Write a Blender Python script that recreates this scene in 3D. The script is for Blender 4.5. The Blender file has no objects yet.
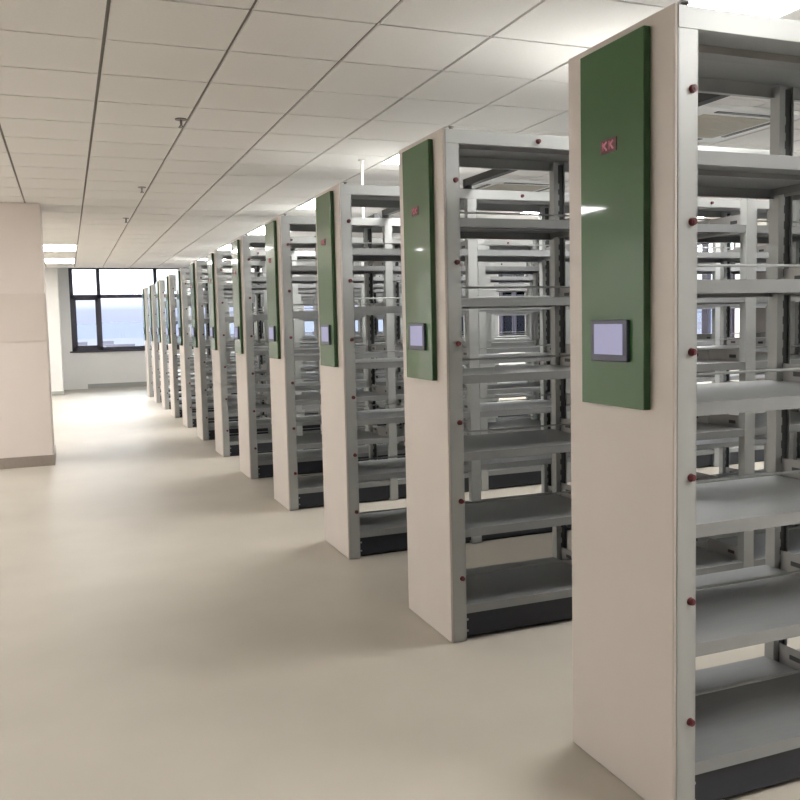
import bpy, bmesh, math, random
from mathutils import Vector, Matrix
random.seed(7)
COL = bpy.context.scene.collection
sc = bpy.context.scene
PI = math.pi

# ---------------------------------------------------------------- materials
def mat(name, col, rough=.5, metal=0., noise=0., nscale=30., bump=0., bscale=60., coat=0., spec=.5, stretch=None):
    m = bpy.data.materials.new(name); m.use_nodes = True
    nt = m.node_tree; b = nt.nodes['Principled BSDF']
    b.inputs['Base Color'].default_value = (*col, 1)
    b.inputs['Roughness'].default_value = rough
    b.inputs['Metallic'].default_value = metal
    b.inputs['Coat Weight'].default_value = coat
    b.inputs['Coat Roughness'].default_value = .04
    b.inputs['Specular IOR Level'].default_value = spec
    tc = nt.nodes.new('ShaderNodeTexCoord'); mp = nt.nodes.new('ShaderNodeMapping')
    nt.links.new(tc.outputs['Object'], mp.inputs['Vector'])
    if stretch: mp.inputs['Scale'].default_value = stretch
    if noise:
        n = nt.nodes.new('ShaderNodeTexNoise'); n.inputs['Scale'].default_value = nscale; n.inputs['Detail'].default_value = 4
        nt.links.new(mp.outputs['Vector'], n.inputs['Vector'])
        r = nt.nodes.new('ShaderNodeValToRGB')
        r.color_ramp.elements[0].position = .3; r.color_ramp.elements[1].position = .7
        r.color_ramp.elements[0].color = (*[c*(1-noise) for c in col], 1)
        r.color_ramp.elements[1].color = (*[min(1, c*(1+noise)) for c in col], 1)
        nt.links.new(n.outputs['Fac'], r.inputs['Fac']); nt.links.new(r.outputs['Color'], b.inputs['Base Color'])
    if bump:
        n = nt.nodes.new('ShaderNodeTexNoise'); n.inputs['Scale'].default_value = bscale
        nt.links.new(mp.outputs['Vector'], n.inputs['Vector'])
        bp = nt.nodes.new('ShaderNodeBump'); bp.inputs['Strength'].default_value = bump; bp.inputs['Distance'].default_value = .01
        nt.links.new(n.outputs['Fac'], bp.inputs['Height']); nt.links.new(bp.outputs['Normal'], b.inputs['Normal'])
    return m

def emit(name, col, s):
    m = bpy.data.materials.new(name); m.use_nodes = True
    b = m.node_tree.nodes['Principled BSDF']
    b.inputs['Base Color'].default_value = (*[c*.5 for c in col], 1)
    b.inputs['Emission Color'].default_value = (*col, 1); b.inputs['Emission Strength'].default_value = s
    return m

M = {}
M['floor'] = mat('beige vinyl floor', (.50, .46, .395), .48, noise=.05, nscale=1.6, bump=.02, bscale=4, spec=.22)
M['tile'] = mat('mineral fibre ceiling tile', (.79, .765, .74), .9, noise=.02, nscale=90, bump=.05, bscale=150)
M['gap'] = mat('ceiling grid gap backing', (.22, .20, .18), .7)  # brown-grey sheet behind the tiles, showing in the open joints
M['wall'] = mat('white wall paint', (.80, .79, .765), .75, noise=.012, nscale=3)
M['pillar'] = mat('warm white pillar paint', (.78, .70, .655), .6, noise=.015, nscale=3)
M['pillar_door'] = mat('beige access door paint', (.72, .64, .59), .55, noise=.015, nscale=3)
M['skirt'] = mat('brown grey skirting', (.30, .255, .22), .5, noise=.04)
M['skirt_far'] = mat('grey skirting', (.36, .37, .34), .5)
M['endp'] = mat('warm white powder coat', (.62, .56, .52), .4, noise=.012, nscale=5, bump=.02, bscale=300)
M['steel'] = mat('light grey powder coated steel', (.385, .395, .385), .4, noise=.02, nscale=8, metal=.15)
M['shelf'] = mat('light grey shelf steel', (.27, .278, .28), .34, noise=.03, nscale=12, metal=.25, stretch=(1, 6, 1))
M['dark'] = mat('dark slotted rack steel', (.05, .053, .055), .45, noise=.1, nscale=40)
M['bracket'] = mat('grey bracket steel', (.36, .35, .34), .4, noise=.03, metal=.2)
M['base'] = mat('charcoal blue plinth', (.018, .021, .032), .45, noise=.05)
M['green'] = mat('glossy green acrylic', (.038, .112, .034), .3, noise=.04, nscale=2, coat=.75, spec=.1)
M['green_edge'] = mat('dark green edge', (.03, .085, .03), .4)
M['bezel'] = mat('dark blue grey bezel', (.05, .055, .10), .35)
M['display'] = emit('lit lavender display', (.50, .50, .78), .27)
M['badge'] = mat('dark red badge', (.10, .008, .015), .4)
M['badge_mark'] = mat('pink badge strokes', (.85, .33, .42), .4)
M['knob'] = mat('dark red plastic plug', (.12, .015, .022), .4)
M['bolt'] = mat('small grey bolt', (.2, .2, .2), .35, metal=.6)
M['arm'] = mat('black cable arm', (.016, .017, .018), .5)
M['whiteplastic'] = mat('white plastic', (.8, .8, .78), .4)
M['frame'] = mat('dark bronze window frame', (.045, .042, .065), .4)
M['light'] = emit('lit ceiling panel', (1, .982, .96), 30)
M['grille'] = mat('beige air grille', (.55, .50, .42), .6)
M['sprinkler'] = mat('sprinkler metal', (.18, .16, .15), .3, metal=.6)
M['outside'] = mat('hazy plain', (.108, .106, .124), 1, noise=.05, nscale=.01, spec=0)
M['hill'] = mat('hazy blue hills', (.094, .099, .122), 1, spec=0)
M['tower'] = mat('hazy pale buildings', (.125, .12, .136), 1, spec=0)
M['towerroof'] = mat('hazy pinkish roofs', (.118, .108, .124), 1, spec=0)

g = bpy.data.materials.new('window glass'); g.use_nodes = True
nt = g.node_tree; nt.nodes.clear()
o_ = nt.nodes.new('ShaderNodeOutputMaterial'); mx = nt.nodes.new('ShaderNodeMixShader')
tr = nt.nodes.new('ShaderNodeBsdfTransparent'); gl = nt.nodes.new('ShaderNodeBsdfGlossy'); fr = nt.nodes.new('ShaderNodeFresnel')
tr.inputs['Color'].default_value = (.95, .97, .99, 1); gl.inputs['Roughness'].default_value = .01
fr.inputs['IOR'].default_value = 1.3
nt.links.new(fr.outputs[0], mx.inputs[0]); nt.links.new(tr.outputs[0], mx.inputs[1]); nt.links.new(gl.outputs[0], mx.inputs[2])
nt.links.new(mx.outputs[0], o_.inputs[0])
M['glass'] = g

# ---------------------------------------------------------------- mesh helpers
class MB:
    def __init__(s): s.bm = bmesh.new(); s.mats = []
    def mi(s, m):
        if m not in s.mats: s.mats.append(m)
        return s.mats.index(m)
    def box(s, x0, x1, y0, y1, z0, z1, m, bev=0, seg=2):
        r = bmesh.ops.create_cube(s.bm, size=1)
        vs = r['verts']
        for v in vs:
            v.co = Vector(((x0+x1)/2+v.co.x*(x1-x0), (y0+y1)/2+v.co.y*(y1-y0), (z0+z1)/2+v.co.z*(z1-z0)))
        fs = set(f for v in vs for f in v.link_faces)
        i = s.mi(m)
        for f in fs: f.material_index = i
        if bev:
            es = list(set(e for v in vs for e in v.link_edges))
            r = bmesh.ops.bevel(s.bm, geom=es, offset=bev, segments=seg, profile=.6, affect='EDGES')
            for f in r['faces']: f.material_index = i
        return s
    def tube(s, a, b, r, m, n=12, r2=None):
        a, b = Vector(a), Vector(b); d = b-a
        q = d.to_track_quat('Z', 'Y').to_matrix().to_4x4()
        res = bmesh.ops.create_cone(s.bm, cap_ends=True, segments=n, radius1=r, radius2=r if r2 is None else r2, depth=d.length,
                                    matrix=Matrix.Translation((a+b)/2) @ q)
        i = s.mi(m)
        for f in set(f for v in res['verts'] for f in v.link_faces): f.material_index = i
        return s
    def bar(s, a, b, w, h, m):
        a, b = Vector(a), Vector(b); d = b-a
        r = bmesh.ops.create_cube(s.bm, size=1)
        q = d.to_track_quat('X', 'Z').to_matrix().to_4x4()
        T = Matrix.Translation((a+b)/2) @ q @ Matrix.Diagonal((d.length, w, h, 1))
        bmesh.ops.transform(s.bm, matrix=T, verts=r['verts'])
        i = s.mi(m)
        for f in set(f for v in r['verts'] for f in v.link_faces): f.material_index = i
        return s
    def quad(s, pts, m):
        f = s.bm.faces.new([s.bm.verts.new(p) for p in pts]); f.material_index = s.mi(m); return s
    def build(s, name, parent=None, smooth=False, loc=None):
        me = bpy.data.meshes.new(name)
        s.bm.normal_update(); s.bm.to_mesh(me); s.bm.free()
        for m in s.mats: me.materials.append(M[m])
        if smooth:
            for p in me.polygons: p.use_smooth = True
        o = bpy.data.objects.new(name, me); COL.objects.link(o)
        if parent: o.parent = parent
        if loc: o.location = loc
        return o

def tag(o, label, cat, group=None):
    o['label'] = label; o['category'] = cat
    if group: o['group'] = group
    return o
def thing(name, label, cat, loc=(0, 0, 0), group=None):
    o = bpy.data.objects.new(name, None); COL.objects.link(o); o.location = loc; o.empty_display_size = .2
    return tag(o, label, cat, group)
def struct(o):
    o['kind'] = 'structure'; return o
def dup(o, parent=None):
    c = o.copy(); COL.objects.link(c); c.parent = parent
    for ch in list(kids.get(o.name, [])): dup(ch, c)
    return c
kids = {}

# ---------------------------------------------------------------- room dimensions
XL, XR, YB, YF = -6.0, 8.0, -4.0, 23.2
HC = 2.935
GX, GY, T = -1.402, 3.272, .6
YC = 20.95            # ceiling edge, raised pocket in front of the windows
ZP = 3.2

struct(MB().box(XL-.2, XR+.2, YB-.2, YF+.2, -.2, 0, 'floor').build('floor'))

# lamps and air units take whole cells of the grid
cells_out = set()
def ij(x, y): return (round((x-GX)/T), round((y-GY)/T))
lamps = []; fillers = []
for cx in (.998, 3.998, 6.398):
    for k in range(-1, 6):
        i, j = ij(cx, GY-.6+3*k); y = GY+j*T
        lamps.append((GX+i*T, y+.3)); cells_out |= {(i, j), (i, j+1), (i, j+2)}
        fillers += [(GX+i*T, y, y+.3), (GX+i*T, y+1.5, y+1.8)]
for (cx, y0_) in [(-5.002, GY+3*k) for k in range(0, 6)]+[(-2.002, GY+12), (-2.002, GY+15)]:  # left row added out of view to brighten the aisle side; last pair visible
    i, j = ij(cx, y0_); lamps.append((GX+i*T, GY+j*T)); cells_out |= {(i, j), (i, j+1)}
acs = []
for k in range(0, 5):
    i, j = ij(2.798-.6, 4.472+3*k); acs.append((GX+i*T, GY+j*T))

c = MB()
i0 = math.floor((XL-GX)/T); i1 = math.ceil((XR-GX)/T); j0 = math.floor((YB-GY)/T); j1 = math.ceil((YC-GY)/T)
for i in range(i0, i1):
    for j in range(j0, j1):
        if (i, j) in cells_out: continue
        x0 = max(GX+i*T+.009, XL); x1 = min(GX+(i+1)*T-.009, XR)
        y0 = max(GY+j*T+.007, YB); y1 = min(GY+(j+1)*T-.007, YC)
        if x1-x0 < .02 or y1-y0 < .02: continue
        c.box(x0, x1, y0, y1, HC, HC+.012, 'tile')
for (x, y0, y1) in fillers: c.box(x+.009, x+T-.009, y0+.005, min(y1, YC)-.005, HC, HC+.012, 'tile')
c.box(XL, XR, YB, YC, HC+.013, HC+.08, 'gap')
c.box(XL, XR, YC-.03, YC, HC-.004, ZP, 'wall')
c.box(XL, XR, YC-.03, YF, ZP, ZP+.1, 'wall')
struct(c.build('ceiling'))

# walls
struct(MB().box(XL-.2, XL, YB, YF, 0, ZP+.1, 'wall').build('wall_left'))
struct(MB().box(XL-.2, XR+.2, YB-.2, YB, 0, ZP+.1, 'wall').build('wall_back'))

def wall_with_windows(name, axis, pos, thick, a0, a1, openings, zb, zt):
    """solid wall along x (axis 0) or y (axis 1) with rectangular openings"""
    w = MB()
    def put(u0, u1, z0, z1):
        if u1-u0 < 1e-4 or z1-z0 < 1e-4: return
        if axis == 0: w.box(u0, u1, pos, pos+thick, z0, z1, 'wall')
        else: w.box(pos, pos+thick, u0, u1, z0, z1, 'wall')
    cur = a0
    for (u0, u1) in openings:
        put(cur, u0, 0, ZP+.1); put(u0, u1, 0, zb); put(u0, u1, zt, ZP+.1); cur = u1
    put(cur, a1, 0, ZP+.1)
    return struct(w.build(name))
ZB, ZT = .97, 3.12
win_far = [(-1.53, 2.76), (3.5, 7.7)]
wall_with_windows('wall_far', 0, YF, .25, XL-.2, XR+.2, win_far, ZB, ZT)
win_right = [(1.6+4.4*k, 5.0+4.4*k) for k in range(5)]
ZBR, ZTR = .97, 2.75
def wr():
    w = MB(); cur = YB
    for (u0, u1) in win_right:
        w.box(XR, XR+.25, cur, u0, 0, ZP+.1, 'wall'); w.box(XR, XR+.25, u0, u1, 0, ZBR, 'wall'); w.box(XR, XR+.25, u0, u1, ZTR, ZP+.1, 'wall'); cur = u1
    w.box(XR, XR+.25, cur, YF, 0, ZP+.1, 'wall')
    return struct(w.build('wall_right'))
wr()

wn = [0]
def window(axis, pos, u0, u1, zb, zt, splits, casements):
    wn[0] += 1
    def bx(b, a0, a1, d0, d1, z0, z1, m, bev=0):
        if axis == 0: b.box(a0, a1, d0, d1, z0, z1, m, bev)
        else: b.box(d0, d1, a0, a1, z0, z1, m, bev)
    d0, d1 = pos+.05, pos+.11
    f = MB(); h = .045; ztr = zb+1.39
    bx(f, u0, u0+.09, d0, d1, zb, zt, 'frame'); bx(f, u1-.09, u1, d0, d1, zb, zt, 'frame')
    bx(f, u0, u1, d0, d1, zb, zb+.09, 'frame'); bx(f, u0, u1, d0, d1, zt-.07, zt, 'frame'); bx(f, u0, u1, d0, d1, ztr-.045, ztr+.045, 'frame')
    for s_ in splits: bx(f, s_-h, s_+h, d0, d1, zb, zt, 'frame')
    root = f.build('window_%d' % wn[0]); struct(root)
    edges = [u0+.045]+list(splits)+[u1-.045]
    for a, b_ in zip(edges[:-1], edges[1:]):
        if (a, b_) == (edges[casements[0]], edges[casements[0]+1]) or any(abs(a-edges[q]) < 1e-6 for q in casements):
            s = MB(); e0, e1, zz0, zz1 = a+h-.005, b_-h+.005, zb+.085, ztr-.04
            bx(s, e0, e0+.055, d0-.012, d1+.004, zz0, zz1, 'frame'); bx(s, e1-.055, e1, d0-.012, d1+.004, zz0, zz1, 'frame')
            bx(s, e0, e1, d0-.012, d1+.004, zz0, zz0+.055, 'frame'); bx(s, e0, e1, d0-.012, d1+.004, zz1-.055, zz1, 'frame')
            s.build('window_sash', root)
        p = MB(); bx(p, a+h-.002, b_-h+.002, pos+.078, pos+.082, zb+.088, ztr-.044, 'glass'); p.build('window_pane', root)
        p = MB(); bx(p, a+h-.002, b_-h+.002, pos+.078, pos+.082, ztr+.044, zt-.068, 'glass'); p.build('window_pane', root)
    s = MB(); bx(s, u0-.06, u1+.06, pos-.07, pos+.05, zb-.035, zb+.002, 'frame', .004); s.build('window_sill', root)
    return root
window(0, YF, -1.53, 2.76, ZB, ZT, [-.83, .59, 2.06], [0, 3])
window(0, YF, 3.5, 7.7, ZB, ZT, [4.2, 5.6, 7.0], [0, 3])
for (a, b) in win_right: window(1, XR, a, b, ZBR, ZTR, [a+.75, a+1.7, b-.75], [0, 3])

# skirting along the walls
struct(MB().box(-1.2, XR, YF-.018, YF, 0, .12, 'skirt_far').build('baseboard_far'))
struct(MB().box(XL, XL+.018, YB, YF, 0, .12, 'skirt').build('baseboard_left'))
struct(MB().box(XR-.018, XR, YB, YF, 0, .12, 'skirt_far').build('baseboard_right'))

# pillars
struct(MB().box(-2.75, -1.85, 10.33, 11.2, 0, HC-.001, 'pillar', .012).build('wall_pillar_near'))
sk = MB()
sk.box(-2.765, -1.835, 10.315, 10.33, 0, .12, 'skirt'); sk.box(-2.765, -1.835, 11.2, 11.215, 0, .12, 'skirt')
sk.box(-1.85, -1.835, 10.33, 11.2, 0, .12, 'skirt'); sk.box(-2.765, -2.75, 10.33, 11.2, 0, .12, 'skirt')
struct(sk.build('baseboard_pillar'))
t = thing('access_panel', 'flat beige access door fixed on the near left pillar', 'access panel', (-2.18, 10.33, 1.40))
MB().box(-.34, .34, -.008, 0, 0, .54, 'pillar_door', .002).build('panel_frame', t)
MB().box(-.325, .325, -.014, -.008, .015, .525, 'pillar_door', .002).build('panel_door', t)
struct(MB().box(-2.5, -1.78, 21.45, YF, 0, ZP, 'wall', .01).build('wall_pillar_far'))
struct(MB().box(-2.51, -1.77, 21.435, 21.45, 0, .09, 'skirt_far').build('baseboard_pillar_far'))
t = thing('wall_socket', 'small white socket plate low on the far wall under the window', 'socket', (-.32, YF, .24))
MB().box(-.06, .06, -.012, 0, 0, .085, 'whiteplastic', .004).build('socket_plate', t)
MB().box(-.03, .03, -.014, -.011, .025, .06, 'wall').build('socket_insert', t)

# ---------------------------------------------------------------- ceiling fittings
rows = {-5.002: 'added out of view at the left to brighten the aisle', .998: 'over the aisle end of the shelves', 3.998: 'over the shelf middle', 6.398: 'over the far shelf ends', -2.002: ''}
ords = ['first', 'second', 'third', 'fourth', 'fifth', 'sixth', 'seventh']
proto_lamp = None
cnt = {}
for (x, y) in lamps:
    i = round(x*10)
    n = cnt.get(i, 0); cnt[i] = n+1
    if x > -2.2 and x < -1.8:
        lab = ['lit white ceiling panel left of the aisle, nearer of the two there', 'lit white ceiling panel left of the aisle, farther one close to the window wall'][n]
    else:
        key = min(rows, key=lambda r: abs(r-x)); lab = 'lit ceiling panel %s, %s from the camera' % (rows[key], ords[n])
    t = thing('ceiling_light', lab, 'ceiling light', (x+.3, y+.6, HC), 'recessed ceiling light panels')
    if proto_lamp is None:
        f = MB()
        for q in ((-.3, .3, -.6, -.575), (-.3, .3, .575, .6), (-.3, -.275, -.575, .575), (.275, .3, -.575, .575)): f.box(*q, -.006, .012, 'whiteplastic')
        fo = f.build('light_frame'); d = MB().box(-.275, .275, -.575, .575, -.001, .008, 'light').build('diffuser')
        fo.parent = t; d.parent = t; proto_lamp = (fo, d)
    else:
        for p_ in proto_lamp:
            q = p_.copy(); COL.objects.link(q); q.parent = t

proto = None
for k, (x, y) in enumerate(acs):
    t = thing('air_conditioner', 'square ceiling air unit with beige grille, %s from the camera above the shelves' % ords[k], 'air conditioner', (x+.6, y+.6, HC), 'ceiling air units')
    if proto is None:
        a = MB().box(-.46, .46, -.46, .46, -.03, -.0002, 'whiteplastic', .008); A_ = a.build('housing')
        gme = MB().box(-.3, .3, -.3, .3, -.038, -.03, 'grille', .004)
        for q in range(9): gme.box(-.28, .28, -.27+q*.062, -.258+q*.062, -.0395, -.037, 'grille')
        B_ = gme.build('grille')
        proto = [A_, B_]
        for q in range(4):
            s = MB().box(-.26, .26, .355, .395, -.034, -.029, 'dark').build('air_slot'); s.rotation_euler.z = q*PI/2; proto.append(s)
        for p_ in proto: p_.parent = t
    else:
        for p_ in proto:
            q = p_.copy(); COL.objects.link(q); q.parent = t
proto = None
sl = ['nearest the camera', 'between the other two', 'farthest, above the middle of the aisle']
for k, (x, y) in enumerate([(-.85, 6.0), (-.87, 8.96), (-.865, 11.5)]):
    t = thing('sprinkler', 'small metal ceiling sprinkler above the aisle, %s' % sl[k], 'sprinkler', (x, y, HC), 'ceiling sprinklers')
    if proto is None:
        proto = [MB().tube((0, 0, -.0002), (0, 0, -.006), .04, 'sprinkler', 20).build('escutcheon'),
                 MB().tube((0, 0, -.004), (0, 0, -.035), .008, 'sprinkler').tube((0, 0, -.035), (.012, 0, -.055), .004, 'sprinkler').tube((0, 0, -.035), (-.012, 0, -.055), .004, 'sprinkler').build('sprinkler_head'),
                 MB().tube((0, 0, -.055), (0, 0, -.058), .019, 'sprinkler', 16).build('deflector')]
        for p_ in proto: p_.parent = t
    else:
        for p_ in proto:
            q = p_.copy(); COL.objects.link(q); q.parent = t

# ---------------------------------------------------------------- mobile shelving
Y0, S, W, H = 3.583, 1.5847, .55, 2.4
NB, PITCH = 6, .872
LEN = .07+NB*PITCH+.012
TOPS = [.175, .545, .91, 1.275, 1.635, 2.005]

def make_cabinet():
    root = thing('mobile_shelf', 'x', 'mobile shelving', (0, 0, 0))
    K = []
    def add(o): o.parent = root; K.append(o); return o
    # end panels
    for x0 in (-.009, LEN-.014):
        e = MB().box(x0, x0+.014, .002, W-.002, 0.004, H+.008, 'endp', .006, 3).build('end_panel'); add(e)
    # plinth
    b = MB().box(.02, LEN-.02, .022, W-.022, .022, .135, 'base', .003)
    b.box(.03, LEN-.03, .05, W-.05, 0, .022, 'dark')
    for x in (.085, LEN-.085):
        for z in (.045, .10): b.tube((x, .024, z), (x, .018, z), .006, 'steel', 10)
    add(b.build('plinth'))
    # posts: U channels opening inward with a dark slotted strip in the channel
    def post(front):
        p = MB(); w = .058; d = .046
        y0, y1 = (0, .004) if front else (-.004, 0)
        p.box(0, w, y0, y1, .004, H-.02, 'steel', .0015)
        sgn = 1 if front else -1
        ya, yb = sorted((0, sgn*d))
        p.box(0, .004, ya, yb, .004, H-.02, 'steel'); p.box(w-.004, w, ya, yb, .004, H-.02, 'steel')
        ya, yb = sorted((sgn*d, sgn*(d-.004)))
        p.box(.004, .022, ya, yb, .004, H-.02, 'steel')
        ya, yb = sorted((sgn*(d-.014), sgn*(d-.010)))
        p.box(.022, w-.004, ya, yb, .02, H-.03, 'dark')
        z = .2
        ya, yb = sorted((sgn*(d-.010), sgn*(d-.008)))
        while z < H-.1:
            p.box(.026, .032, ya, yb, z, z+.03, 'steel'); z += .06
        return p
    pf = post(True).build('post'); pr = post(False).build('post')
    for k in range(NB+1):
        x = .012+k*PITCH
        for src, y in ((pf, 0), (pr, W)):
            o = src if k == 0 else src.copy()
            if k: COL.objects.link(o)
            o.location = (x, y, 0); add(o)
            if k == 0: o.location.x = .0021; o.scale.x = 1.2
    # shelves
    sw = PITCH-.058
    s = MB()
    y0, y1 = .004, W-.004
    s.box(0, sw, y0, y1, -.0025, 0, 'shelf')
    s.box(0, sw, y0, y0+.003, -.04, -.0025, 'shelf'); s.box(0, sw, y1-.003, y1, -.04, -.0025, 'shelf')
    s.box(0, sw, y0+.003, y0+.018, -.04, -.037, 'shelf'); s.box(0, sw, y1-.018, y1-.003, -.04, -.037, 'shelf')
    s.box(.001, .003, y0+.003, y1-.003, -.03, -.0025, 'shelf'); s.box(sw-.003, sw-.001, y0+.003, y1-.003, -.03, -.0025, 'shelf')
    s.box(0.02, sw-.02, W/2-.02, W/2+.02, -.02, -.0025, 'shelf')
    sh = s.build('shelf')
    r = MB().tube((0, W/2, .06), (sw, W/2, .06), .005, 'steel', 8)
    for x in (.012, sw-.012): r.tube((x, W/2, 0), (x, W/2, .06), .004, 'steel', 8)
    rd = r.build('stop_rod')
    # brackets either side of a post line
    bk = MB().box(-.0015, .0015, .048, W-.048, -.035, .065, 'bracket')
    for yy in (.10, W-.15):
        bk.box(-.004, .004, yy, yy+.05, .018, .036, 'dark', .002)
    bk = bk.build('bracket')
    first = True; fb = True
    for k in range(NB+1):
        for zt in TOPS:
            if k < NB:
                o = sh if first else sh.copy(); q = rd if first else rd.copy()
                if not first: COL.objects.link(o); COL.objects.link(q)
                o.location = (.07+k*PITCH, 0, zt); add(o); q.parent = o; kids[o.name] = [q]
                first = False
            o = bk if fb else bk.copy()
            if not fb: COL.objects.link(o)
            fb = False
            o.location = (.041+k*PITCH + (.0 if k else .030), 0, zt); add(o)
    # top cover with lips
    t = MB().box(.014, LEN-.014, .001, W-.001, H-.006, H, 'steel')
    t.box(.002, LEN-.014, -.002, .002, H-.06, H+.002, 'steel', .001); t.box(.014, LEN-.014, W-.002, W+.002, H-.06, H+.002, 'steel', .001)
    t.box(.014, LEN-.014, .002, .02, H-.06, H-.057, 'steel'); t.box(.014, LEN-.014, W-.02, W-.002, H-.06, H-.057, 'steel')
    t.box(.07, LEN-.07, W/2-.03, W/2+.03, H-.03, H-.006, 'bracket')
    add(t.build('top_cover'))
    # plugs on the front face of the end post and on the top lip
    kn = MB().tube((0, 0, 0), (0, -.012, 0), .0125, 'knob', 16, .010).tube((0, -.012, 0), (0, -.015, 0), .006, 'knob', 12)
    kn = kn.build('plug')
    spots = [(.052, -.000, z) for z in (.31, .682, 1.055, 1.425, 1.80, 2.174)] + [(.487, -.002, 2.37), (1.30, -.002, 2.37), (2.11, -.002, 2.37), (2.92, -.002, 2.37), (3.73, -.002, 2.37), (4.54, -.002, 2.37)]
    for n, sp in enumerate(spots):
        o = kn if n == 0 else kn.copy()
        if n: COL.objects.link(o)
        o.location = sp; add(o)
    bt = MB().tube((0, 0, 0), (0, 0, .014), .009, 'bolt', 8).tube((0, 0, .014), (0, 0, .018), .013, 'bolt', 8).build('bolt'); bt.location = (.045, .025, H+.001); add(bt)
    # green control panel with screen and badge
    c = MB().box(-.036, -.033, .105, .433, 1.25, 2.375, 'green', .001, 1)
    c.box(-.033, -.012, .105, .433, 1.25, 2.375, 'green_edge')
    
    cp = add(c.build('control_panel'))
    s = MB().box(-.048, -.035, .172, .364, 1.392, 1.523, 'bezel', .004, 2)
    s.box(-.0495, -.047, .192, .342, 1.414, 1.510, 'display', 0)
    s1 = s.build('touch_screen'); s1.parent = cp
    b = MB().box(-.039, -.035, .236, .318, 2.044, 2.086, 'badge', .001)
    # two small characters in strokes (as far as they can be read)
    def st(y0, z0, y1, z1): b.bar((-.0395, y0, z0), (-.0395, y1, z1), .0015, .0062, 'badge_mark')
    st(.302, 2.078, .302, 2.052); st(.302, 2.066, .284, 2.078); st(.296, 2.064, .284, 2.052); st(.308, 2.070, .292, 2.070)
    st(.268, 2.078, .268, 2.052); st(.268, 2.066, .250, 2.078); st(.262, 2.064, .250, 2.052)
    s2 = b.build('badge'); s2.parent = cp
    kids[cp.name] = [s1, s2]
    kids[root.name] = K
    return root

labels = [
 'nearest tall shelving unit, cut by the right edge, with large green panel and red badge',
 'second shelving unit from the camera, standing alone with green panel and lit screen',
 'third shelving unit from the camera, green panel and small lit screen, behind the second',
 'fourth shelving unit from the camera, green panel with pale window reflection',
 'fifth shelving unit from the camera, narrow green panel seen nearly edge on',
 'sixth shelving unit from the camera in the receding row',
 'seventh shelving unit from the camera, midway down the receding row',
 'eighth shelving unit from the camera, fifth from the window end',
 'ninth shelving unit from the camera, fourth from the window end',
 'tenth shelving unit from the camera, third from the window end',
 'eleventh shelving unit from the camera, last but one before the window',
 'farthest shelving unit, last of the row before the window wall']
base = make_cabinet()
cabs = []
for n in range(12):
    o = base if n == 0 else dup(base)
    o.location = (0, Y0+(n-1)*S, 0)
    o['label'] = labels[n]; o['category'] = 'mobile shelving'; o['group'] = 'row of mobile shelving units'; cabs.append(o)

# folding cable arms bridging the gaps on top of the units
A = Vector((.955, .40, .058)); B = Vector((.92, S+.065, .055))
allords = ords+['eighth', 'ninth', 'tenth', 'eleventh', 'farthest']
arms = [MB().bar(A+Vector((0, -.03, 0)), B+Vector((0, .02, 0)), .05, .045, 'arm').build('arm_beam'),
        MB().tube(A+Vector((0, 0, -.055)), A+Vector((0, 0, .03)), .022, 'arm', 14).box(A.x-.05, A.x+.05, A.y-.05, A.y+.05, .002, .012, 'arm').build('arm_pivot'),
        MB().tube(B+Vector((0, 0, -.047)), B+Vector((0, 0, .02)), .03, 'arm', 14).box(B.x-.04, B.x+.05, B.y-.03, B.y+.05, .004, .014, 'arm').build('arm_pivot')]
for n in range(11):
    t = thing('cable_bridge', 'black cable carrier bar on top between the %s and %s shelving units' % (allords[n], allords[n+1]), 'cable carrier', (0, Y0+(n-1)*S, H), 'cable carriers bridging the gaps')
    for p_ in arms:
        if n: q = p_.copy(); COL.objects.link(q)
        else: q = p_
        q.parent = t
t = thing('cable_conduit', 'thin white conduit hanging from the ceiling down to the fourth shelving unit', 'conduit', (.80, Y0+2*S+.30, H))
MB().tube((0, 0, .005), (0, 0, HC-H), .011, 'whiteplastic').build('conduit_pipe', t)
MB().tube((0, 0, HC-H-.015), (0, 0, HC-H-.001), .03, 'whiteplastic', 16).tube((0, 0, .002), (0, 0, .02), .03, 'whiteplastic', 16).build('conduit_flange', t)

# ---------------------------------------------------------------- the city outside
ZG = -45
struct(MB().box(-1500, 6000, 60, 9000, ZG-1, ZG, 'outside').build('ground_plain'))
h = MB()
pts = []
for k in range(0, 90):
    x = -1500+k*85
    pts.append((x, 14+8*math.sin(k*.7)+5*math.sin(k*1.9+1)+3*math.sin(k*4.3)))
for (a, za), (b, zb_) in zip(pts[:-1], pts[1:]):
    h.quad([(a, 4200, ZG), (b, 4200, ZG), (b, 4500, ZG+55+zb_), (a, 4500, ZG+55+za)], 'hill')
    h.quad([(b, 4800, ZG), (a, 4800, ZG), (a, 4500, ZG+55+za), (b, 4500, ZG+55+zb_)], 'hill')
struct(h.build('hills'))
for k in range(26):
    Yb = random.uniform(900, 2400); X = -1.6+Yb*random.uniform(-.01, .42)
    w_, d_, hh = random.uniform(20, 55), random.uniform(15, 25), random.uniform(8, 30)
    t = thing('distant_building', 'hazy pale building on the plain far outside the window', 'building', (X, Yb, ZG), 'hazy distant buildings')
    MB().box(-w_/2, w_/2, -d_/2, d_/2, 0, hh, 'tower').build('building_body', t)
    MB().box(-w_/2-.5, w_/2+.5, -d_/2-.5, d_/2+.5, hh, hh+2.5, 'towerroof').build('roof', t)

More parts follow.
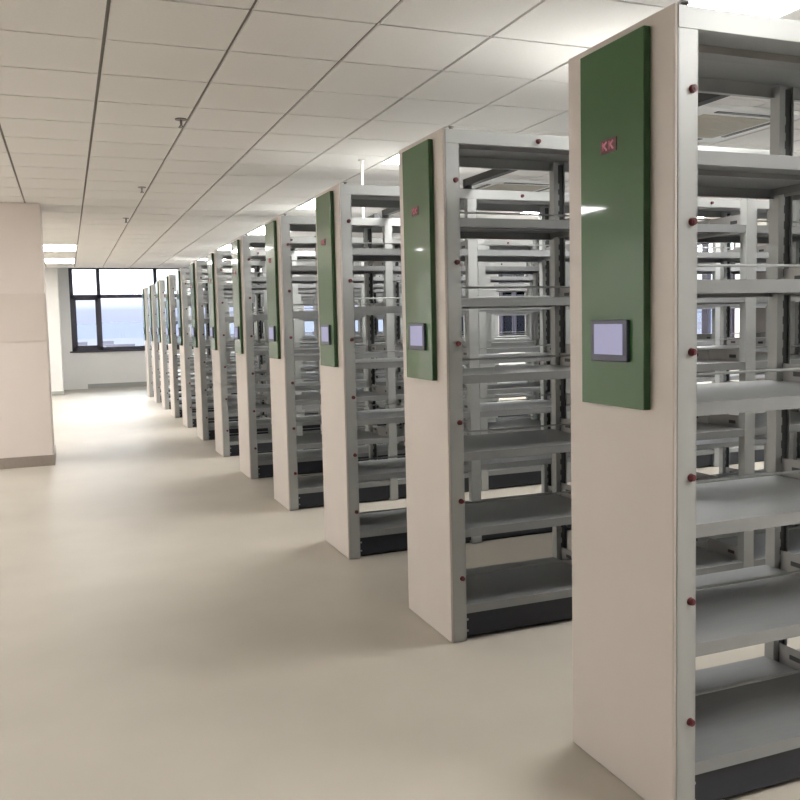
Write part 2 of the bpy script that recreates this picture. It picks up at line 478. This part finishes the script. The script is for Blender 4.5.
# ---------------------------------------------------------------- sky
w = bpy.data.worlds.new('sky'); sc.world = w; w.use_nodes = True
nt = w.node_tree; bg = nt.nodes['Background']
tc = nt.nodes.new('ShaderNodeTexCoord'); sx = nt.nodes.new('ShaderNodeSeparateXYZ'); rp = nt.nodes.new('ShaderNodeValToRGB')
nt.links.new(tc.outputs['Generated'], sx.inputs[0]); nt.links.new(sx.outputs['Z'], rp.inputs['Fac']); nt.links.new(rp.outputs['Color'], bg.inputs['Color'])
e = rp.color_ramp.elements
e[0].position = 0; e[0].color = (.58, .62, .82, 1)
e[1].position = .045; e[1].color = (.95, .97, 1, 1)
x = rp.color_ramp.elements.new(.022); x.color = (.64, .69, .88, 1)
x = rp.color_ramp.elements.new(.5); x.color = (.85, .93, 1, 1)
mr = nt.nodes.new('ShaderNodeMapRange'); nt.links.new(sx.outputs['Z'], mr.inputs['Value'])
mr.inputs['From Min'].default_value = .02; mr.inputs['From Max'].default_value = .16; mr.inputs['To Min'].default_value = 1.0; mr.inputs['To Max'].default_value = 7.5
nt.links.new(mr.outputs['Result'], bg.inputs['Strength'])

# ---------------------------------------------------------------- camera
f, yaw, pitch, roll, cx, ch = 849.5882, .3697, .0769, -.0226, -1.641, 1.5313
cy_, sy_, cp_, sp_ = math.cos(yaw), math.sin(yaw), math.cos(pitch), math.sin(pitch)
fw = Vector((sy_*cp_, cy_*cp_, -sp_)); r = Vector((cy_, -sy_, 0)); u = r.cross(fw)
r2 = math.cos(roll)*r+math.sin(roll)*u; u2 = -math.sin(roll)*r+math.cos(roll)*u
cam = bpy.data.cameras.new('camera'); co = bpy.data.objects.new('camera', cam); COL.objects.link(co)
mw = Matrix((r2, u2, -fw)).transposed().to_4x4(); mw.translation = (cx, 0, ch); co.matrix_world = mw
cam.sensor_width = 36; cam.lens = f/800*36; cam.shift_x = 1.785/800; cam.shift_y = -12.485/800
cam.clip_start = .05; cam.clip_end = 12000
sc.camera = co
sc.view_settings.view_transform = 'Standard'; sc.view_settings.look = 'None'; sc.view_settings.gamma = 1
sc.view_settings.use_curve_mapping = False
sc.view_settings.exposure = .36
